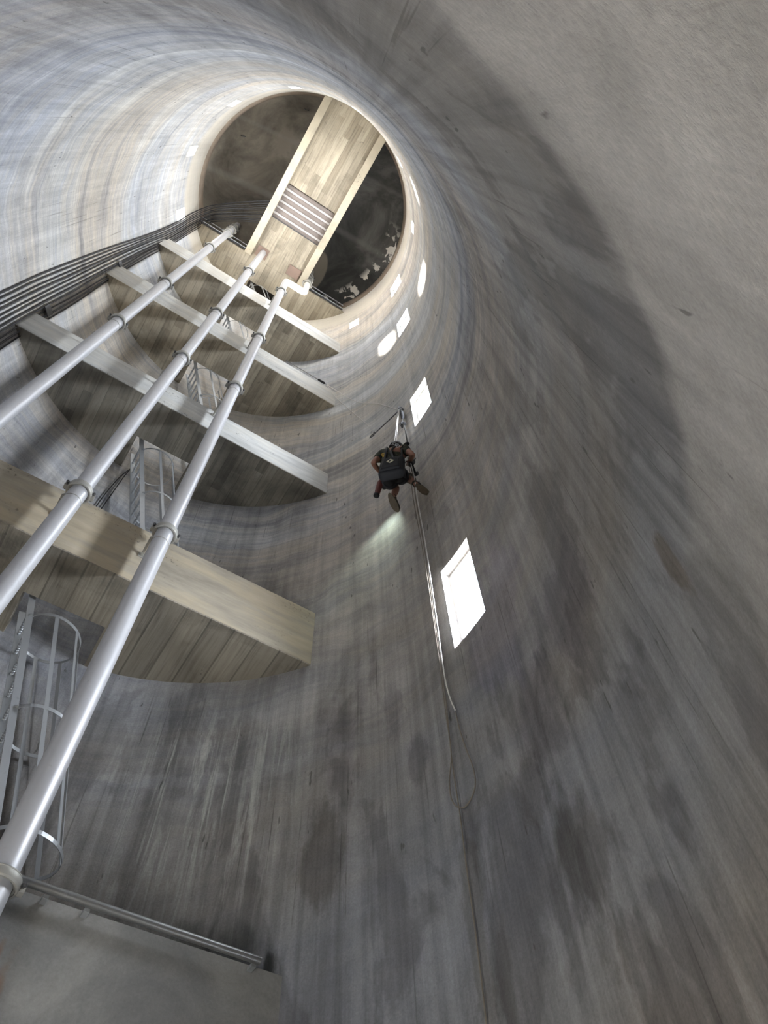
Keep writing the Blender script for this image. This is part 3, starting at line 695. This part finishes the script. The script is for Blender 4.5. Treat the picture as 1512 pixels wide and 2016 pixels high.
# anchor on the wall and what hangs from it
t = thing('wall_anchor', q(787, 805, 3.47), 'small steel hook anchored in the wall above the climber', 'hook')
b = MB(); b.tube([q(786, 807, 3.50), q(786, 807, 3.44)], 0.02, 10); b.build('bolt', M['galv'], t)
b = MB(); b.torus(q(789, 804, 3.44), 0.05, 0.010, axis=(0.2, 1, 0.1)); b.build('ring', M['darkmetal'], t, smooth=True)
b = MB(); a_, c_ = q(784, 809, 3.42), q(777, 884, 3.08); b.bar(a_+Vector((0, 0.008, 0)), c_+Vector((0, 0.035, 0)), 0.016, 0.006, up=(1, 0, 0)); b.bar(a_-Vector((0, 0.008, 0)), c_-Vector((0, 0.035, 0)), 0.016, 0.006, up=(1, 0, 0))
tag(b.build('webbing_sling', M['ropew']), 'doubled white webbing sling from the wall hook down to the climber', 'sling')
t = thing('rope_grab', q(792, 815, 3.42), 'black rope grab hanging beside the wall hook', 'rope grab')
b = MB(); b.tube([q(790, 808, 3.43), q(791, 812, 3.42), q(792.5, 822, 3.41), q(792, 825, 3.41)], [0.018, 0.036, 0.034, 0.015], 10); b.build('body', M['bagcloth'], t, smooth=True)
rope([q(792, 824, 3.41), q(793, 834, 3.41), q(795, 838, 3.41), q(798, 848, 3.41), q(800, 860, 3.41), q(802, 873, 3.41)], 0.012, M['roped'], 'short black lanyard hanging below the rope grab, with a knot', 'lanyard', 'lanyard')
b = MB(); b.torus(q(794, 834, 3.41), 0.04, 0.014, axis=(0.3, 1, 0.3), n=14, k=6); b.tube([q(794, 835, 3.41), q(790, 838, 3.40), q(792, 841, 3.41)], 0.018, 6); b.tube([q(797, 834, 3.41), q(790, 836, 3.40)], 0.016, 6)
tag(b.build('knot', M['bagcloth'], smooth=True), 'black knot tied in the lanyard under the rope grab', 'knot')
b = MB(); b.ball(q(802.5, 873.5, 3.41), 0.034, 10, 7); tag(b.build('stopper_ball', M['bagcloth'], smooth=True), 'small black stopper ball at the end of the lanyard', 'ball')
t = thing('reach_pole', q(783, 811, 3.42), 'thin dark reach pole propped from the wall hook, clip at its lower left end', 'pole')
pa, pb = q(783, 811, 3.42), q(737, 854, 3.30)
b = MB(); b.tube([pa, pb], 0.011, 8); b.build('shaft', M['darkmetal'], t, smooth=True)
b = MB(); P1, P2, P3, P4 = q(737, 854, 3.30), q(731, 857, 3.29), q(728, 862, 3.28), q(735, 858, 3.29); b.tube([P1, P2, P3, P4, P1], 0.009, 6); b.tube([q(737, 851, 3.30), q(735, 857, 3.30)], 0.018, 6); b.build('clip', M['darkmetal'], t, smooth=True)
# tag line from the third landing to the anchor and to the wall
t = thing('turnbuckle', W(0.66, D, 4.92), 'short black turnbuckle at the right end of the third landing beam', 'turnbuckle')
e0, e1 = W(0.655, D-0.012, 4.935), W(0.715, D-0.012, 4.935)
b = MB(); b.tube([e0, e0.lerp(e1, 0.15), e0.lerp(e1, 0.85), e1], [0.012, 0.028, 0.028, 0.012], 8); b.build('body', M['cable'], t, smooth=True)
b = MB(); b.torus(e1+Vector((0.02, 0, 0)), 0.03, 0.008, axis=(0, 1, 0), n=14, k=6); b.build('eye', M['galv'], t, smooth=True)
rope([W(0.40, D-0.012, 4.94), W(0.55, D-0.012, 4.938), e0], 0.008, M['wire'], 'thin cord lying along the third landing beam up to the turnbuckle', 'cord', 'cord')
rope([e1+Vector((0.04, 0, 0)), q(700, 790, 3.46), q(745, 795, 3.47), q(785, 807, 3.47)], 0.006, M['ropew'], 'thin pale cord stretched from the turnbuckle to the wall hook', 'cord', 'cord')
rope([e1+Vector((0.04, 0, 0)), q(662, 783, 3.47), q(690, 808, 3.48), q(728, 840, 3.48)], 0.006, M['ropew'], 'thin pale cord sagging from the turnbuckle down across the wall', 'cord', 'cord')
# wires on the wall behind the second ladder
for dx, lab in ((0, 'upper of two thin black wires slanting on the wall left of the second ladder'), (13, 'lower of two thin black wires slanting on the wall left of the second ladder')):
    rope([q(182+dx, 1008, 3.46), q(205+dx, 975, 3.46), q(235+dx*0.6, 940, 3.46), q(258, 922, 3.44)], 0.010, M['roped'], lab, 'wire', 'wire')
# ------------------------------------------------------------------ the climber
M['skin'] = simple('skin', (0.33, 0.165, 0.115), 0.6, 0, 0.15, 20)
M['bagcloth'] = simple('black_bag_cloth', (0.006, 0.006, 0.008), 0.8, 0, 0.4, 30)
M['shorts'] = simple('black_shorts_cloth', (0.010, 0.010, 0.012), 0.85, 0, 0.4, 30)
M['sole'] = simple('worn_brown_sole', (0.13, 0.105, 0.075), 0.9, 0, 0.5, 30)
M['shoe'] = simple('dark_shoe', (0.035, 0.03, 0.026), 0.8, 0, 0.4, 30)
M['helmet'] = simple('grey_helmet_shell', (0.20, 0.20, 0.21), 0.45, 0, 0.15, 10)
M['red'] = simple('dull_red_handle', (0.13, 0.035, 0.03), 0.6, 0, 0.3, 20)
M['yellow'] = simple('ochre_print', (0.50, 0.33, 0.07), 0.7, 0, 0.2, 30)
M['patch'] = simple('off_white_patch', (0.62, 0.58, 0.42), 0.7, 0, 0.15, 30)
M['pad'] = simple('olive_knee_pad', (0.07, 0.075, 0.045), 0.8, 0, 0.3, 20)
t = NT('camouflage_shirt'); n = t.noise(t.pos, 9, 2, 0.5, 0.5)
M['shirt'] = t.fin(t.ramp(n, [(0.44, (0.022, 0.024, 0.018)), (0.50, (0.055, 0.058, 0.035)), (0.58, (0.030, 0.032, 0.022)), (0.64, (0.10, 0.09, 0.055))], 'CONSTANT'), 0.85)
Z5 = Vector((0, 0, H0))
J = {k: Vector(v)+Z5 for k, v in dict(chest=(2.93, .177, 9.596), neck=(2.95, .12, 9.859), head=(3.00, .135, 10.02), pelvis=(2.931, .215, 9.268),
     lsh=(2.80, .255, 9.79), rsh=(3.04, -.02, 9.75), lelb=(2.687, .311, 9.511), lhand=(2.886, .434, 9.637), relb=(3.10, -.095, 9.50), rhand=(3.17, .07, 9.65),
     lhip=(2.89, .27, 9.17), rhip=(2.99, .175, 9.17), lknee=(3.161, .439, 9.40), lank=(3.075, .425, 9.02), ltoe=(3.22, .50, 8.90),
     rknee=(3.224, .223, 9.47), rank=(3.26, .125, 9.11), rtoe=(3.40, .16, 9.17)).items()}
rx = (J['rsh']-J['lsh']).normalized(); up = (J['neck']-J['pelvis']).normalized(); back = rx.cross(up).normalized(); rx = up.cross(back).normalized()
def skin(name, nodes, edges, mat, parent, sub=2, root=0):
    me = bpy.data.meshes.new(name); me.from_pydata([n_[0] for n_ in nodes], edges, []); me.materials.append(mat)
    o = bpy.data.objects.new(name, me); COL.objects.link(o)
    if parent is not None: o.parent = parent; o.matrix_parent_inverse = Matrix.Translation(-parent.location)
    me.skin_vertices or None
    sk = o.modifiers.new('skin', 'SKIN'); sk.use_smooth_shade = True
    if not me.skin_vertices: me.attributes
    for i, n_ in enumerate(nodes):
        v = me.skin_vertices[0].data[i]; v.radius = (n_[1], n_[1]) if not isinstance(n_[1], tuple) else n_[1]; v.use_root = i == root
    s = o.modifiers.new('sub', 'SUBSURF'); s.levels = sub; s.render_levels = sub
    # bake to plain mesh so that the object is an ordinary continuous surface
    dg = bpy.context.evaluated_depsgraph_get(); dg.update()
    nm = bpy.data.meshes.new_from_object(o.evaluated_get(dg)); o.modifiers.clear(); o.data = nm
    for p in nm.polygons: p.use_smooth = True
    return o
person = thing('person', J['pelvis'], 'person in a camouflage shirt and black shorts hanging on ropes against the curved wall', 'person')
N, Ed, ID = [], [], {}
def nd(k, p, r, par=None):
    ID[k] = len(N); N.append((p, r))
    if par is not None: Ed.append((ID[par], ID[k]))
nd('pelvis', J['pelvis'], 0.135); nd('waist', J['pelvis'].lerp(J['chest'], .5), 0.125, 'pelvis'); nd('chest', J['chest'], 0.155, 'waist'); nd('up', J['chest'].lerp(J['neck'], .6), 0.14, 'chest')
nd('neck', J['neck'], 0.062, 'up'); nd('jaw', J['neck'].lerp(J['head'], .45)-back*0.02, 0.07, 'neck'); nd('head', J['head']-back*0.02, 0.093, 'jaw'); nd('crown', J['head']+up*0.08, 0.07, 'head'); 
for s, h in (('l', 1), ('r', -1)):
    nd(s+'s', J[s+'sh'], 0.066, 'up'); nd(s+'ua', J[s+'sh'].lerp(J[s+'elb'], .5), 0.052, s+'s'); nd(s+'e', J[s+'elb'], 0.043, s+'ua')
    nd(s+'fa', J[s+'elb'].lerp(J[s+'hand'], .45), 0.041, s+'e'); w_ = J[s+'elb'].lerp(J[s+'hand'], .85); nd(s+'w', w_, 0.029, s+'fa')
    hd = (J[s+'hand']-J[s+'elb']).normalized(); sd_ = hd.cross(up).normalized(); nd(s+'palm', w_+hd*0.055, 0.036, s+'w')
    for q_ in range(4):
        f0 = w_+hd*0.10+sd_*(q_-1.5)*0.021; ln = (0.035, 0.042, 0.039, 0.030)[q_]
        nd(s+'f%d' % q_, f0, 0.010, s+'palm'); nd(s+'g%d' % q_, f0+hd*ln*0.7-up*0.018, 0.009, s+'f%d' % q_); nd(s+'h%d' % q_, f0+hd*ln*0.8-up*0.045, 0.008, s+'g%d' % q_)
    nd(s+'t0', w_+hd*0.04+sd_*h*0.05, 0.011, s+'palm'); nd(s+'t1', w_+hd*0.08+sd_*h*0.062-up*0.02, 0.010, s+'t0')
    nd(s+'hip', J[s+'hip'], 0.09, 'pelvis'); nd(s+'th', J[s+'hip'].lerp(J[s+'knee'], .55), 0.072, s+'hip'); nd(s+'kn', J[s+'knee'], 0.055, s+'th')
    nd(s+'cf', J[s+'knee'].lerp(J[s+'ank'], .38), 0.056, s+'kn'); nd(s+'an', J[s+'ank'], 0.036, s+'cf'); nd(s+'toe', J[s+'ank'].lerp(J[s+'toe'], .8), 0.034, s+'an')
body = skin('body', N, Ed, M['skin'], person)
# face: it looks at the wall, away from the viewer
fc = J['head']-back*0.09
b = MB(); b.ball(fc-back*0.015-up*0.01, 0.020, 8, 6, (0.7, 0.7, 1.3)); b.ball(J['head']+rx*0.092, 0.026, 8, 6, (0.5, 0.8, 1.1)); b.ball(J['head']-rx*0.092, 0.026, 8, 6, (0.5, 0.8, 1.1))
b.ball(fc+rx*0.032+up*0.02, 0.012, 8, 6); b.ball(fc-rx*0.032+up*0.02, 0.012, 8, 6); b.ball(fc-up*0.052, 0.018, 8, 6, (1.2, 1.2, 0.4)); b.build('face', M['skin'], person, smooth=True)
skin('shirt', [(J['pelvis']+up*0.06, 0.150), (J['pelvis'].lerp(J['chest'], .55), 0.150), (J['chest'], 0.180), (J['chest'].lerp(J['neck'], .62), 0.160), (J['neck']-up*0.03, 0.082),
    (J['lsh'], 0.086), (J['lsh'].lerp(J['lelb'], .55), 0.072), (J['rsh'], 0.086), (J['rsh'].lerp(J['relb'], .55), 0.072)], [(0, 1), (1, 2), (2, 3), (3, 4), (3, 5), (5, 6), (3, 7), (7, 8)], M['shirt'], person)
skin('shorts', [(J['pelvis']+up*0.07, 0.150), (J['pelvis'], 0.155), (J['lhip'], 0.115), (J['lhip'].lerp(J['lknee'], .55), 0.098), (J['rhip'], 0.115), (J['rhip'].lerp(J['rknee'], .60), 0.100)],
    [(0, 1), (1, 2), (2, 3), (1, 4), (4, 5)], M['shorts'], person, root=1)
for s, nm in (('l', 'left'), ('r', 'right')):
    a_, c_ = J[s+'ank'], J[s+'toe']; d_ = (c_-a_).normalized(); dn = (J[s+'ank']-J[s+'knee']).normalized(); dn = (dn-d_*dn.dot(d_)).normalized()
    sh = skin('shoe', [(a_-dn*0.03, 0.050), (a_-d_*0.02+dn*0.035, 0.048), (a_+d_*0.07+dn*0.03, 0.050), (a_+d_*0.16+dn*0.045, 0.050), (a_+d_*0.22+dn*0.05, 0.040)], [(0, 1), (1, 2), (2, 3), (3, 4)], M['shoe'], person, root=1)
    b = MB(); sx = d_.cross(dn).normalized(); vs = []
    for i in range(20):
        tt = 2*math.pi*i/20; lx = math.cos(tt)*0.15+0.09; wv = math.sin(tt)*(0.050-0.008*math.cos(tt*1.0+2.5))
        for dz in (0.0, 0.026): vs.append(a_+d_*lx+sx*wv+dn*(0.068+dz))
    b.add(vs, [tuple(range(0, 40, 2)), tuple(range(39, 0, -2))]+[(2*i, 2*i+1, (2*i+3) % 40, (2*i+2) % 40) for i in range(20)])
    so_ = b.build('sole', M['sole'], sh)
    skin('sock', [(J[s+'ank'], 0.042), (J[s+'ank']-(J[s+'ank']-J[s+'knee']).normalized()*0.07, 0.043)], [(0, 1)], M['shoe'], person, sub=1)
b = MB(); b.tube([J['rknee']-Vector((0.02, 0, 0.04)), J['rknee']+Vector((0.02, 0, 0)), J['rknee'].lerp(J['rank'], .35)+Vector((0.03, 0, 0))], [0.060, 0.078, 0.062], 14); b.build('knee_pad', M['pad'], person, smooth=True)
# helmet
b = MB(); R3 = Matrix((rx, back, up)).transposed()
hc = J['head']+up*0.03; vs = []; n_ = 18
for j in range(7):
    ph = math.radians(8+j*14.5)
    for i in range(n_):
        tt = 2*math.pi*i/n_; vs.append(hc+R3 @ Vector((0.118*math.sin(ph)*math.cos(tt), 0.138*math.sin(ph)*math.sin(tt), 0.125*math.cos(ph)-0.02)))
b.add(vs, [(j*n_+i, j*n_+(i+1) % n_, (j+1)*n_+(i+1) % n_, (j+1)*n_+i) for j in range(6) for i in range(n_)]+[tuple(range(n_))]); b.build('helmet', M['helmet'], person, smooth=True)
# harness: waist belt, leg loops, shoulder straps, rings
b = MB(); b.torus(J['pelvis']+up*0.10, 0.162, 0.024, axis=up, n=28, k=8, sy=1.4)
for s in 'lr':
    m_ = J[s+'hip'].lerp(J[s+'knee'], .35); b.torus(m_, 0.108, 0.018, axis=(J[s+'knee']-J[s+'hip']), n=22, k=6, sy=1.5)
b.build('harness_belt', M['cable'], person, smooth=True)
b = MB()
for h in (-1, 1):
    b.tube(catmull([J['pelvis']+up*0.12+back*0.16+rx*h*0.06, J['chest']+back*0.175+rx*h*0.04, J['neck']+back*0.10+rx*h*0.09-up*0.02, J['neck']+rx*h*0.11+up*0.03, J['chest']-back*0.17+rx*h*0.08], 5), 0.018, 6)
b.build('harness_strap', M['cable'], person, smooth=True)
for k_, (a_, c_) in enumerate(((0.05, 0.12), (0.09, 0.10), (0.13, 0.05), (0.15, 0.0))):
    b = MB(); b.torus(J['chest']+back*0.215+rx*a_+up*c_, 0.022, 0.005, axis=(0.4*k_, 1, 0.5), n=14, k=6); b.build('carabiner', M['galv'], person, smooth=True)
# ochre print on the upper left of the shirt back
def flat(name, pts, c, ax, ay, nrm_, th, mat, parent):
    b = MB(); n = len(pts); P_ = [c+ax*x+ay*y for x, y in pts]
    b.add([p-nrm_*th for p in P_]+P_, [tuple(range(n-1, -1, -1)), tuple(range(n, 2*n))]+[(i, (i+1) % n, n+(i+1) % n, n+i) for i in range(n)]); return b.build(name, mat, parent)
pc = CAM+pray(758, 891)*((2.775-CAM.x)/pray(758, 891).x)
ne = (back+up*0.25-rx*0.2).normalized(); ex = (rx-ne*rx.dot(ne)).normalized(); ey = ne.cross(ex)*1
flat('shirt_print', [(-.07, .02), (-.03, .012), (-.01, -.03), (.015, -.055), (.022, -.01), (.05, .03), (.058, .07), (.03, .04), (0, .03), (-.03, .045)], pc, ex, ey, ne, 0.03, M['yellow'], person)
flat('shirt_print', [(-.04, -.075), (.03, -.045), (.05, -.02), (.02, -.035), (-.035, -.06)], pc-up*0.015, ex, ey, ne, 0.03, M['yellow'], person)
# bag on the back
bc = CAM+pray(773, 921)*((2.80-CAM.x)/pray(773, 921).x)
bag = thing('backpack', bc-up*0.2, 'black bag on the climber\'s back with a pale diamond patch', 'bag')
def rbox(c, w, h, d, mat, name, parent, seg=3, bev=0.05):
    b = MB(); vs = [c+rx*x*w/2*(0.86 if z > 0 else 1)+up*z*h/2+back*y*d/2*(0.8 if z > 0 else 1) for x in (-1, 1) for y in (-1, 1) for z in (-1, 1)]
    b.add(vs, [(0, 1, 3, 2), (4, 6, 7, 5), (0, 4, 5, 1), (2, 3, 7, 6), (0, 2, 6, 4), (1, 5, 7, 3)]); o = b.build(name, mat, parent, smooth=True)
    bv = o.modifiers.new('bevel', 'BEVEL'); bv.width = bev; bv.segments = seg+1; return o
rbox(bc, 0.36, 0.42, 0.16, M['bagcloth'], 'main_compartment', bag)
rbox(bc+back*0.085-up*0.05, 0.27, 0.24, 0.06, M['bagcloth'], 'front_pocket', bag, bev=0.025)
pq = bc+back*0.1185-up*0.01
def on(c, pts, mat, name, th=0.004): return flat(name, pts, c, rx, up, back, th, mat, bag)
dp = on(pq, [(-.055, 0), (0, -.05), (.055, 0), (0, .05)], M['patch'], 'diamond_patch', 0.006)
mk = flat('patch_mark', [(-.018, .012), (.012, .024), (.018, .012), (-.008, -.024), (-.02, -.016), (0.0, .008), (-.014, .002)], pq+back*0.002, rx, up, back, 0.004, M['bagcloth'], dp)
b = MB()
for h in (-1, 1): b.tube(catmull([bc+rx*h*0.10+up*0.19-back*0.05, J['neck']+rx*h*0.12+up*0.03+back*0.04, J['chest']+rx*h*0.13-back*0.15, bc+rx*h*0.16-up*0.15-back*0.10], 5), 0.016, 6)
b.build('shoulder_strap', M['bagcloth'], bag, smooth=True)
# drill in the right hand
hv = J['rhand']+Vector((0.03, 0.0, 0.0)); tip = on_cyl(823, 896, 3.36); dd = (tip-hv).normalized(); grip = (Vector((0, 0.2, -1))-dd*Vector((0, 0.2, -1)).dot(dd)).normalized()
drill = thing('cordless_drill', hv, 'black cordless drill in the climber\'s right hand, its bit pointing right', 'drill')
b = MB(); b.tube([hv-dd*0.10, hv-dd*0.09, hv+dd*0.08, hv+dd*0.11], [0.030, 0.042, 0.042, 0.028], 14); b.tube([hv-dd*0.04, hv-dd*0.04+grip*0.15], 0.024, 10); b.build('housing', M['cable'], drill, smooth=True)
b = MB(); g_ = hv-dd*0.02+grip*0.17; b.bar(g_-dd*0.05, g_+dd*0.05, 0.08, 0.05, up=grip); b.build('battery', M['cable2'], drill, bevel=0.006)
b = MB(); b.tube([hv+dd*0.11, hv+dd*0.17], [0.024, 0.016], 12); b.build('chuck', M['darkmetal'], drill, smooth=True)
b = MB(); b.tube([hv+dd*0.17, hv+dd*0.30], 0.010, 8); b.build('bit', M['darkmetal'], drill, smooth=True)
# lamp hanging below on a white cord
l0, l1 = on_cyl(750, 947, 2.98), on_cyl(741.5, 974, 2.99)
lamp = thing('hand_lamp', l0, 'dark red and black hand lamp on a white cord, hanging below the climber', 'lamp')
b = MB(); b.tube([l0, l0.lerp(l1, .2), l0.lerp(l1, .75), l1], [0.035, 0.048, 0.042, 0.036], 14); b.build('handle', M['red'], lamp, smooth=True)
b = MB(); b.tube([l1, l1+(l1-l0).normalized()*0.03], [0.046, 0.042], 14); b.build('end_cap', M['cable'], lamp, smooth=True)
h0, h1 = on_cyl(752, 950, 3.01), on_cyl(759, 957, 3.10)
b = MB(); b.tube([h0, h0.lerp(h1, .5), h1], [0.04, 0.055, 0.060], 16); b.build('lamp_head', M['cable'], lamp, smooth=True)
rope([on_cyl(749, 936, 2.98), on_cyl(753, 943, 3.0), on_cyl(759, 951, 3.03), on_cyl(766, 957, 3.06), on_cyl(768, 953, 3.04)], 0.010, M['ropew'], 'short white cord looped under the climber by the lamp', 'cord', 'cord')
sp = bpy.data.lights.new('hand_lamp_beam', 'SPOT'); spo = bpy.data.objects.new('hand_lamp_beam', sp); COL.objects.link(spo)
lp = on_cyl(760, 968, 3.22); tgt = on_cyl(745, 1085, 3.5); spo.location = lp; spo.rotation_euler = (tgt-lp).to_track_quat('-Z', 'Y').to_euler()
sp.energy = 26; sp.color = (0.80, 1.0, 0.90); sp.spot_size = math.radians(72); sp.spot_blend = 1.0; sp.shadow_soft_size = 0.07
